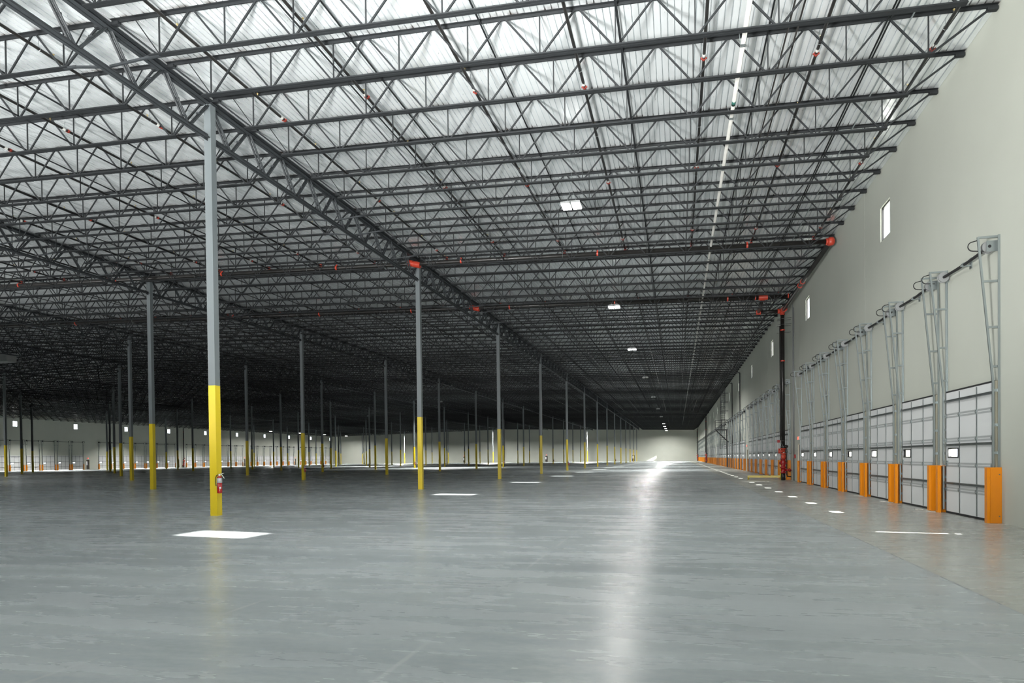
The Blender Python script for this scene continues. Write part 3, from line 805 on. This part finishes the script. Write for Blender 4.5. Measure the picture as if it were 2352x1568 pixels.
# feed pipe along the right wall, from the main down to the riser
RZ = 10.17
zmA = D(6.42) - .47 - .018
feed = tag(empty('wall_feed_pipe', (6.38, 32.2, zmA)), 'thick black pipe running along the right wall from red elbow to riser', 'feed pipe')
b = MB(); b.tube((0,0,0), (-.16, 12.5, RZ - zmA), .105, 16); b.obj('pipe', M['pipe'], feed, True)
b = MB(); b.lathe((0.02,0,0), [(.02,-.17),(.12,-.15),(.165,-.05),(.165,.05),(.12,.15),(.02,.17)], 18, 'z'); ring(b, (-.14,0,0), (1,0,0), .145, .08); ring(b, (0,.14,-.005), (0,1,0), .145, .08); b.obj('red_elbow', M['redfit'], feed, True)
for t in (.5, .56, .985): 
    b = MB(); ring(b, (-.16*t, 12.5*t, (RZ - zmA)*t), (0,1,0), .135, .07); b.obj('red_coupling', M['redfit'], feed)
# link from second main to the riser
lk = tag(empty('link_pipe', (4.85, 42.6, D(4.9) - .50)), 'short black pipe with red fittings dropping from second main to riser top', 'link pipe')
z2 = RZ - (D(4.9) - .50)
b = MB(); b.tube((0,0,0), (0,2.4,z2), .10, 14); b.tube((0,2.4,z2), (1.3,2.4,z2), .105, 14); b.obj('pipe', M['pipe'], lk, True)
b = MB(); ring(b, (0,0,0), (1,0,0), .15, .5); ring(b, (0,.15,-.05), (0,1,-.2), .15, .22); ring(b, (-.42,0,0), (1,0,0), .13, .06); ring(b, (1.35,0,0), (1,0,0), .13, .06); b.obj('red_tee', M['redfit'], lk)
b = MB(); ring(b, (0,2.4,z2), (1,0,0), .14, .26); b.obj('red_elbow', M['redfit'], lk)

# riser assembly (origin on the floor)
def riser(loc, label, full=True, mirror=1):
    r = tag(empty('sprinkler_riser', loc), label, 'sprinkler riser', 'red valved sprinkler risers')
    if mirror < 0: r.rotation_euler.z = math.pi
    H_ = RZ if full else 10.3
    b = MB(); b.tube((0,0,2.0), (0,0,H_-.15), .115, 18); b.tube((0,0,0), (0,0,.45), .125, 18); b.obj('pipe', M['pipe'], r, True)
    b = MB(); b.tube((-.155,-.03,2.4), (-.155,-.03,H_-.9), .03, 8); b.obj('drain_pipe', M['pipe'], r, True)
    b = MB(); b.path([(.17,.0,2.05),(.20,0,1.9),(.20,0,.35),(.24,0,.22),(.45,0,.2)], .035, 8); b.obj('drain_pipe', M['pipe'], r, True)
    for z in (H_-1.15, H_-3.0):
        b = MB(); ring(b, (0,0,z), (0,0,1), .14, .07); b.obj('red_coupling', M['redfit'], r)
    if full:
        b = MB(); ring(b, (-.19,0,H_), (1,0,0), .145, .16)
        pts = [(0,0,H_-.18),(0,0,H_-.06),(.03,.0,H_),(.06,-.12,H_+.04),(.08,-.35,H_+.05)]
        b.path([(0,0,H_-.2),(0,0,H_-.08),(.01,-.05,H_),(.03,-.2,H_+.03),(.07,-.45,H_+.03)], .125, 14); b.lathe((0,0,H_-.03), [(.02,-.15),(.13,-.12),(.16,0),(.13,.12),(.02,.15)], 16, 'z')
        ring(b, (.07,-.42,H_+.03), (0,1,0), .155, .07); ring(b, (0,0,H_-.22), (0,0,1), .15, .05)
        b.obj('red_elbow', M['redfit'], r, True)
        for z in (H_-.55, H_-.9, H_-1.3, H_-4.4):
            b = MB(); b.bar((-.3,.14,z),(.48,.02,z+.03),.02); b.bar((-.3,-.14,z+.05),(.48,-.22,z+.1),.02) if z > 9 else None; b.obj('wall_strut', M['pipe'], r)
    # alarm check valve stack
    b = MB()
    b.tube((0,0,1.55),(0,0,1.62),.19,16); b.tube((0,0,1.62),(0,0,1.86),.13,16); b.tube((-.0,-.14,1.72),(-.24,-.14,1.72),.07,12); b.tube((-.24,-.14,1.60),(-.24,-.14,1.9),.05,10)
    b.tube((0,0,1.86),(0,0,1.92),.18,16); b.lathe((0,-.16,1.42),[(.02,-.05),(.15,-.04),(.15,.03),(.02,.05)],18,'y'); b.obj('check_valve', M['redfit'], r, True)
    b = MB(); b.tube((0,0,1.92),(0,0,2.05),.13,14); b.tube((0,0,1.25),(0,0,1.56),.10,14); b.obj('spool_pipe', M['pipe'], r, True)
    b = MB(); b.lathe((0,0,1.03),[(.12,-.27),(.19,-.26),(.19,-.22),(.12,-.20),(.15,-.05),(.17,.08),(.12,.20),(.19,.22),(.19,.26),(.12,.27)],18); b.tube((0,0,1.02),(-.2,-.06,1.02),.08,12); b.tube((0,0,1.02),(.2,-.1,1.02),.06,12); b.obj('alarm_valve', M['red'], r, True)
    b = MB(); b.lathe((0,0,.60),[(.12,-.20),(.19,-.19),(.19,-.14),(.13,-.12),(.14,0),(.13,.10),(.19,.12),(.19,.17),(.12,.18)],18); b.tube((.1,0,.60),(.42,-.05,.60),.075,12); b.lathe((.34,-.05,.60),[(.08,-.02),(.12,-.015),(.12,.015),(.08,.02)],14,'x'); b.obj('gate_valve', M['red'], r, True)
    b = MB(); b.tube((.42,-.05,.60),(.62,-.06,.60),.018,8); b.path([(.62, -.06+.10*math.cos(t), .60+.10*math.sin(t)) for t in [math.pi*2*i/16 for i in range(17)]], .014, 6); b.obj('hand_wheel', M['red'], r, True)
    b = MB(); b.tube((.14,-.02,1.3),(.14,-.02,2.0),.03,8); b.lathe((.16,-.03,2.03),[(.02,-.10),(.11,-.08),(.13,0),(.11,.06),(.02,.09)],14); b.obj('alarm_bell', M['pipe'], r, True)
    b = MB(); b.box(-.33,-.1,2.26,-.18,.04,2.42); b.obj('switch_box', M['red'], r)
    b = MB(); b.path([(-.2,-.08,2.33),(-.1,-.14,2.22),(.02,-.16,1.95),(.2,-.12,1.7),(.42,-.06,1.58),(.47,-.04,1.57)], .009, 5); b.path([(-.2,-.08,2.36),(.0,-.15,2.36),(.1,-.13,2.36)], .008, 5); b.obj('conduit', M['galv'], r, True)
    b = MB(); b.box(-.03,-.17,1.63,.06,-.13,1.67); b.obj('tag_plate', M['white'], r)
    return r
riser((6.21, 44.95, 0), 'tall black riser with red valves between the first two dock door groups')
riser((6.21, 161.0, 0), 'distant black riser with red valves on the right wall', False)
riser((6.21, 229.0, 0), 'farthest black riser at the end of the right wall', False)
riser((XL + .45, 157.4, 0), 'black riser with red valves on the left wall', False, -1)
# fire alarm pull box and wall conduits next to the riser
o = tag(empty('alarm_box', (XR, 43.6, 1.42)), 'small red alarm box on the right wall beside the riser', 'alarm box')
b = MB(); b.box(-.09,-.10,-.11,-.002,.10,.11); b.obj('box_body', M['red'], o)
b = MB(); b.box(-.095,-.05,-.02,-.088,.05,.02); b.obj('box_label', M['white'], o)
for k, (y, z0, z1, r, lab) in enumerate(((43.75, .0, 10.1, .018, 'thin grey conduit climbing the right wall between alarm box and riser'), (44.05, .0, 10.35, .032, 'thicker grey conduit on the right wall just behind the riser'))):
    b = MB(); b.tube((XR-.045, y, z0), (XR-.045, y, z1), r, 8)
    o = tag(b.obj('conduit', M['grey'], smooth=True), lab, 'conduit')
# yellow guard rail by the riser
o = tag(empty('guard_rail', (6.25, 46.9, 0)), 'low yellow steel guard rail standing on the floor behind the riser', 'guard rail')
b = MB(); b.tube((0,-.8,0),(0,-.8,1.05),.075,12); b.obj('post', M['yellow'], o, True)
b = MB(); b.bar((-.05,-.8,.18),(-1.95,-.5,.18),.13); b.obj('rail', M['yellow'], o)
b = MB(); b.tube((-1.9,-.5,0),(-1.9,-.5,.12),.05,10); b.obj('post', M['yellow'], o, True)

# downspouts on the right wall
for k, y in enumerate((79.5, 90.55)):
    o = tag(empty('downspout', (XR - .09, y, 0)), 'dark downspout on the right wall, %s one beyond the riser' % ordw(k + 1), 'downspout', 'dark roof drain pipes on the right wall')
    b = MB(); b.tube((0,0,.03),(0,0,10.45),.055,10); b.tube((0,0,10.45),(-1.3,0,10.5),.05,10); b.obj('pipe', M['deckdark'], o, True)
    for z in (2,5,8):
        b = MB(); b.box(-.07,-.07,z-.02,.085,.07,z+.02); b.obj('strap', M['galvd'], o)

# caged roof ladder with platform
o = tag(empty('roof_ladder', (5.98, 97.9, 0)), 'dark caged roof access ladder with railed platform on the right wall', 'roof ladder')
b = MB()
for x in (-.38, .38): b.bar((x,0,2.4),(x,0,5.0),.06)
for q in range(9): b.tube((-.38,0,2.5+q*.29),(.38,0,2.5+q*.29),.018,6)
for x in (-.13,.13): b.bar((x,-.1,2.4),(x,-.1,5.0),.03)
b.obj('lower_ladder', M['deckdark'], o)
b = MB(); b.box(-1.05,-.9,4.92,.55,.9,5.02); b.obj('platform_deck', M['deckdark'], o)
b = MB()
for (x,y) in ((-1.02,-.87),(-1.02,.87),(.5,-.87),(-.25,-.87)): b.bar((x,y,5),(x,y,6.2),.05)
for z in (5.3,5.6,5.9,6.2): b.bar((-1.02,-.87,z),(.5,-.87,z),.04); b.bar((-1.02,-.87,z),(-1.02,.87,z),.04)
b.obj('platform_railing', M['deckdark'], o)
b = MB(); b.bar((-.95,-.6,4.95),(.7,-.6,3.3),.07); b.bar((-.95,.6,4.95),(.7,.6,3.3),.07); b.bar((.5,0,0),(.5,0,5.0),.12); b.obj('bracket', M['deckdark'], o)
b = MB()
for x in (-.25,.25): b.bar((x,.3,5),(x,.3,10.9),.05)
for q in range(20): b.tube((-.25,.3,5.2+q*.29),(.25,.3,5.2+q*.29),.015,6)
b.obj('upper_ladder', M['deckdark'], o)
b = MB()
for z in (7.2,8.0,8.8,9.6,10.4):
    b.path([(-.36,.3,z)] + [(.36*math.sin(t), .3-.62*abs(math.cos(t))**.7, z) for t in [-1.57+3.14*i/12 for i in range(13)]] + [(.36,.3,z)], .028, 5)
for t in (-1.2,-.6,0,.6,1.2): b.bar((.36*math.sin(t), .3-.62*abs(math.cos(t))**.7, 7.2),(.36*math.sin(t), .3-.62*abs(math.cos(t))**.7, 10.4),.03)
b.obj('ladder_cage', M['deckdark'], o)
b = MB()
for z in (6.3,7.5,8.7,9.9): b.bar((-.3,.34,z),(.7,.34,z),.07)
b.obj('wall_bracket', M['deckdark'], o)

# white pipe hung in the joists
o = tag(empty('white_roof_pipe', (1.5, -8, D(1.5) - .42)), 'long white plastic pipe hung among the joists of the right dock bay', 'white pipe')
b = MB(); b.tube((0,0,0),(0,220,0),.052,12); b.obj('pipe', M['pvc'], o, True)
for q in range(30):
    y = 8 + 17.6 + q * 3.5 - 8
    b = MB(); b.path([(.065*math.cos(t),0,.065*math.sin(t)) for t in [math.pi*2*i/12 for i in range(13)]], .006, 4); b.bar((-.06,0,.0),(-.10,0,.34),.008); b.bar((.06,0,.0),(.10,0,.34),.008); b.box(-.055,-.06,-.057,.055,.06,-.045)
    b.obj('pipe_hanger', M['galv'], o, False, (0, y, 0))
b = MB(); b.tube((0,27.2,0),(0,27.42,0),.0535,12); b.obj('pipe_label', mat('green_pipe_label', (.02,.10,.08), .5, 0, .1, 5.), o, True)
# pair of dark conduits near it
for k, x in enumerate((2.42, 2.62)):
    b = MB(); b.tube((x,-8,D(x)-.30),(x,150,D(x)-.30),.02,8)
    tag(b.obj('conduit', M['pipe'], smooth=True), 'dark conduit along the roof right of the white pipe, %s one of the pair' % ('left' if k == 0 else 'right'), 'conduit')
b = MB(); b.tube((4.95,-8,D(4.95)-.22),(4.95,120,D(4.95)-.22),.016,8); tag(b.obj('conduit', M['galv'], smooth=True), 'bright thin conduit running above the dock doors near the right wall', 'conduit')

# ------------------------------------------------------------------ high-bay lamps
def lamp_meshes():
    h_ = MB()
    for s in (-1, 1):
        h_.box(s*.17-.15, -.30, .03, s*.17+.15, .30, .09); h_.box(s*.17-.10, -.12, .09, s*.17+.10, .12, .16)
    h_.box(-.2,-.03,.16,.2,.03,.20)
    l_ = MB()
    for s in (-1, 1): l_.box(s*.17-.135, -.28, .0, s*.17+.135, .28, .03)
    c_ = MB(); c_.tube((-.15,0,.2),(0,0,.62),.006,6); c_.tube((.15,0,.2),(0,0,.62),.006,6); c_.tube((0,0,.6),(0,0,1.2),.006,6)
    return h_.mesh('lamp_housing', M['grey']), c_.mesh('hanger', M['galv']), l_.mesh('lamp_lens', M['lens'])
LH, LC, LL = lamp_meshes()
unlit = MB()
for s in (-1, 1): unlit.box(s*.17-.135, -.28, .0, s*.17+.135, .28, .03)
LU = unlit.mesh('lamp_lens', M['white'])
def lamp(x, y, power, label, group='twin square lamps under the roof', lit=True, spread=165, z=None):
    z = z or (9.78 if x > -20 else 10.0)
    o = tag(empty('highbay_lamp', (x, y, z)), label, 'lamp', group)
    link_mesh('lamp_housing', LH, o); link_mesh('hanger', LC, o); link_mesh('lamp_lens', LL if lit is True else LU, o)
    if lit:
        ld = bpy.data.lights.new('lamp_light', 'AREA'); ld.shape = 'RECTANGLE'; ld.size = .6; ld.size_y = .56; ld.energy = power; ld.color = (1, .985, .95); ld.spread = math.radians(spread)
        lo = bpy.data.objects.new('lamp_light', ld); COL.objects.link(lo); lo.parent = o; lo.location = (0, 0, -.02)
PW = 400
for k, y in enumerate((23.15, 39.3, 55.1)):
    lamp(-3.35, y, PW, 'lit twin lamp under the right dock bay roof, %s nearest of the near three' % ordw(k + 1))
for k in range(4):
    lamp(-3.35, 182.4 + 15.92 * k, PW * (9 if k < 3 else 6), 'lit twin lamp under the right dock bay roof, %s of the far four' % ordw(k + 1))
    lamp(-115.0, 182.4 + 15.92 * k, PW * 4.5, 'lit twin lamp over the left dock bay, %s of four' % ordw(k + 1))
lamp(-3.35, 7.2, 220, 'lit twin lamp above the camera, outside the view')
for x, y, f in ((-60, 39.3, 1500), (-82, 55.1, 1800)):  # unseen lamps added to lift the left interior floor
    lamp(x, y, f, 'added unseen twin lamp beyond the left edge of the view')
for i_, x in enumerate((-28, -59, -90)):  # fill lamps added to brighten the far wall, lenses do not glow
    lamp(x, 219, 9500, 'added fill lamp just under the joists before the far wall, %s from the right' % ordw(i_ + 1), z=D(x) - 1.15, spread=160, lit=2)
for i_, y in enumerate((111, 135, 159)):  # fill lamps added to brighten the left wall, lenses do not glow
    lamp(-115, y, 2500, 'added fill lamp just under the joists of the left dock bay, %s nearest' % ordw(i_ + 1), z=D(-115) - 1.15, spread=130, lit=2)
for k in range(4):  # added fill for the right wall between the bright lamps
    lamp(-3.35, 78.0 + 26.0 * k, 2200, 'added fill lamp under the right dock bay roof, %s beyond the three bright ones' % ordw(k + 1), z=D(-3.35) - 1.15, spread=164, lit=2)
for i_, (x, y) in enumerate(((-38, 110), (-67, 145))):  # added fill for the dark middle floor
    lamp(x, y, 4000, 'added fill lamp under the middle of the dark roof, %s nearest' % ordw(i_ + 1), z=D(x) - 1.15, spread=130, lit=2)

# unseen fill lights on stands, added around the camera to brighten the deck
def uplighter(x, y, power, tilt=25, az=0):
    o = tag(empty('added_uplighter', (x, y, 0)), 'added fill light on a stand beside the camera, unseen', 'lamp', 'added fill lights around the camera')
    b = MB(); b.tube((0,0,.02),(0,0,2.6),.03,10)
    for a in (0, 2.1, 4.2): b.bar((0,0,.5),(.7*math.cos(a),.7*math.sin(a),.02),.03)
    b.obj('stand', M['grey'], o)
    h_ = empty('fill_head', (0,0,2.75)); h_.parent = o; h_.rotation_euler = (-math.radians(tilt), 0, az)
    b = MB(); b.lathe((0,0,0), [(.1,-.2),(1.0,-.12),(1.2,-.04),(1.2,-.02),(.1,-.1)], 28); b.obj('reflector', M['white'], h_, True)
    ld = bpy.data.lights.new('fill_light', 'AREA'); ld.shape = 'DISK'; ld.size = 2.3; ld.spread = math.radians(110); ld.energy = power; ld.color = (1, .99, .97)
    lo = bpy.data.objects.new('fill_light', ld); COL.objects.link(lo); lo.parent = h_; lo.rotation_euler = (math.pi, 0, 0)
UPW = 2300
for x, y, f, tl_ in ((2.6, 1.6, .25, 56), (-4.5, 1.6, 1.55, 56), (-19, 4, .6, 46), (-28, 8, .55, 46), (-42, 18, .6, 40)):
    uplighter(x, y, UPW * f, tl_)

# ------------------------------------------------------------------ fire extinguishers on the columns
def extinguisher():
    P = []
    b = MB(); b.lathe((0,0,0),[(.02,0),(.061,.005),(.066,.02),(.066,.285)],20); P.append(('cylinder', b.mesh('cylinder', M['red'], True)))
    b = MB(); b.lathe((0,0,.285),[(.0675,0),(.0675,.135)],20); P.append(('label_band', b.mesh('label_band', M['doorgrey'], True)))
    b = MB(); b.lathe((0,0,.42),[(.066,0),(.058,.03),(.034,.055),(.02,.06)],18); P.append(('shoulder', b.mesh('shoulder', M['red'], True)))
    b = MB(); b.tube((0,0,.475),(0,0,.52),.022,10); b.bar((-.03,0,.515),(.12,0,.55),.02,.012); b.bar((-.02,0,.53),(.05,0,.53),.02,.01); b.bar((.05,0,.53),(.13,0,.41),.022,.012); P.append(('handle', b.mesh('handle', M['white'])))
    b = MB(); b.path([(-.02,0,.51),(-.08,0,.49),(-.11,0,.43),(-.115,0,.35),(-.11,0,.27),(-.10,0,.2)],.011,6); P.append(('hose', b.mesh('hose', M['black'], True)))
    b = MB(); b.lathe((0.05,-.075,.15),[(.002,-.018),(.028,-.015),(.028,0),(.002,.0)],12,'y'); P.append(('inspection_tag', b.mesh('inspection_tag', M['white'])))
    b = MB(); b.box(-.085,.0,.12,-.06,.05,.40); P.append(('wall_bracket', b.mesh('wall_bracket', M['galvd'])))
    return P
EX = extinguisher()
for (i, k, lab) in ((0,0,'red fire extinguisher on the nearest column beside the white sun patch'), (1,2,'red fire extinguisher on the second visible column of the second row'), (0,4,'red fire extinguisher on the fifth column of the row nearest the right wall'),
                    (2,4,'red fire extinguisher on the third row, third visible column'), (2,6,'red fire extinguisher on a distant column of the third row'), (1,6,'red fire extinguisher on the sixth visible column of the second row'),
                    (0,8,'red fire extinguisher on the ninth column of the row nearest the right wall'), (1,9,'red fire extinguisher on a far column of the second row')):
    X, Y = ROWX[i], Y0 + DY * k
    e = tag(empty('fire_extinguisher', (X + .1075 + .085, Y - .10, .62)), lab, 'fire extinguisher', 'fire extinguishers on the columns')
    for nm, me in EX: link_mesh(nm, me, e)
    e.rotation_euler.z = math.radians(13)

# hanging grey unit heater at the left edge
o = tag(empty('unit_heater', (-60.6, 52.4, 11.2)), 'grey louvred heater box hanging under the roof at the left edge', 'unit heater')
b = MB(); b.box(-1.2,-.5,-.35,1.0,.5,.4); b.obj('housing', M['grey'], o)
b = MB()
for q in range(6): b.box(-1.15,-.53,-.3+q*.11,.95,-.5,-.24+q*.11)
b.obj('louvre', M['galvd'], o)
b = MB(); 
for x in (-.9,.7): b.bar((x,0,.4),(x,0,.9),.02)
b.obj('hanger', M['galvd'], o)

# ------------------------------------------------------------------ light
sd = bpy.data.lights.new('sun', 'SUN'); sd.energy = 60; sd.angle = math.radians(.55); sd.color = (1, .97, .92)
so = bpy.data.objects.new('sun', sd); COL.objects.link(so)
dvec = Vector((-1.73, .286, -1.0)).normalized(); so.rotation_euler = dvec.to_track_quat('-Z', 'Y').to_euler(); so.location = (60, -5, 40)
w = bpy.data.worlds.new('sky'); SC.world = w; w.use_nodes = True
w.node_tree.nodes['Background'].inputs[0].default_value = (.86, .93, 1.0, 1); w.node_tree.nodes['Background'].inputs[1].default_value = 4.0

# ------------------------------------------------------------------ camera
cd = bpy.data.cameras.new('camera'); co = bpy.data.objects.new('camera', cd); COL.objects.link(co); SC.camera = co
cd.sensor_width = 36; cd.lens = CF / 2352 * 36; cd.shift_x = 0; cd.shift_y = CSY / 2352; cd.clip_end = 900; cd.clip_start = .05
c, s = math.cos(CYAW), math.sin(CYAW)
right = Vector((c, s, 0)); fwd = Vector((-s, c, 0)); up = Vector((0, 0, 1))
cp, sp = math.cos(CPITCH), math.sin(CPITCH)
f2 = fwd * cp + up * sp; u2 = -fwd * sp + up * cp
cr, sr = math.cos(CROLL), math.sin(CROLL)
r3 = right * cr - u2 * sr; u3 = right * sr + u2 * cr
co.matrix_world = Matrix(((r3.x, u3.x, -f2.x, 0), (r3.y, u3.y, -f2.y, 0), (r3.z, u3.z, -f2.z, H), (0, 0, 0, 1)))

vs = SC.view_settings; vs.view_transform = 'Standard'; vs.look = 'None'; vs.gamma = 1.0; vs.use_curve_mapping = False; vs.exposure = 0.25
cy = SC.cycles; cy.max_bounces = 8; cy.diffuse_bounces = 5; cy.glossy_bounces = 4; cy.transparent_max_bounces = 12; cy.sample_clamp_indirect = 6; cy.caustics_reflective = True
cy.use_denoising = True
try: cy.use_light_tree = True
except Exception: pass
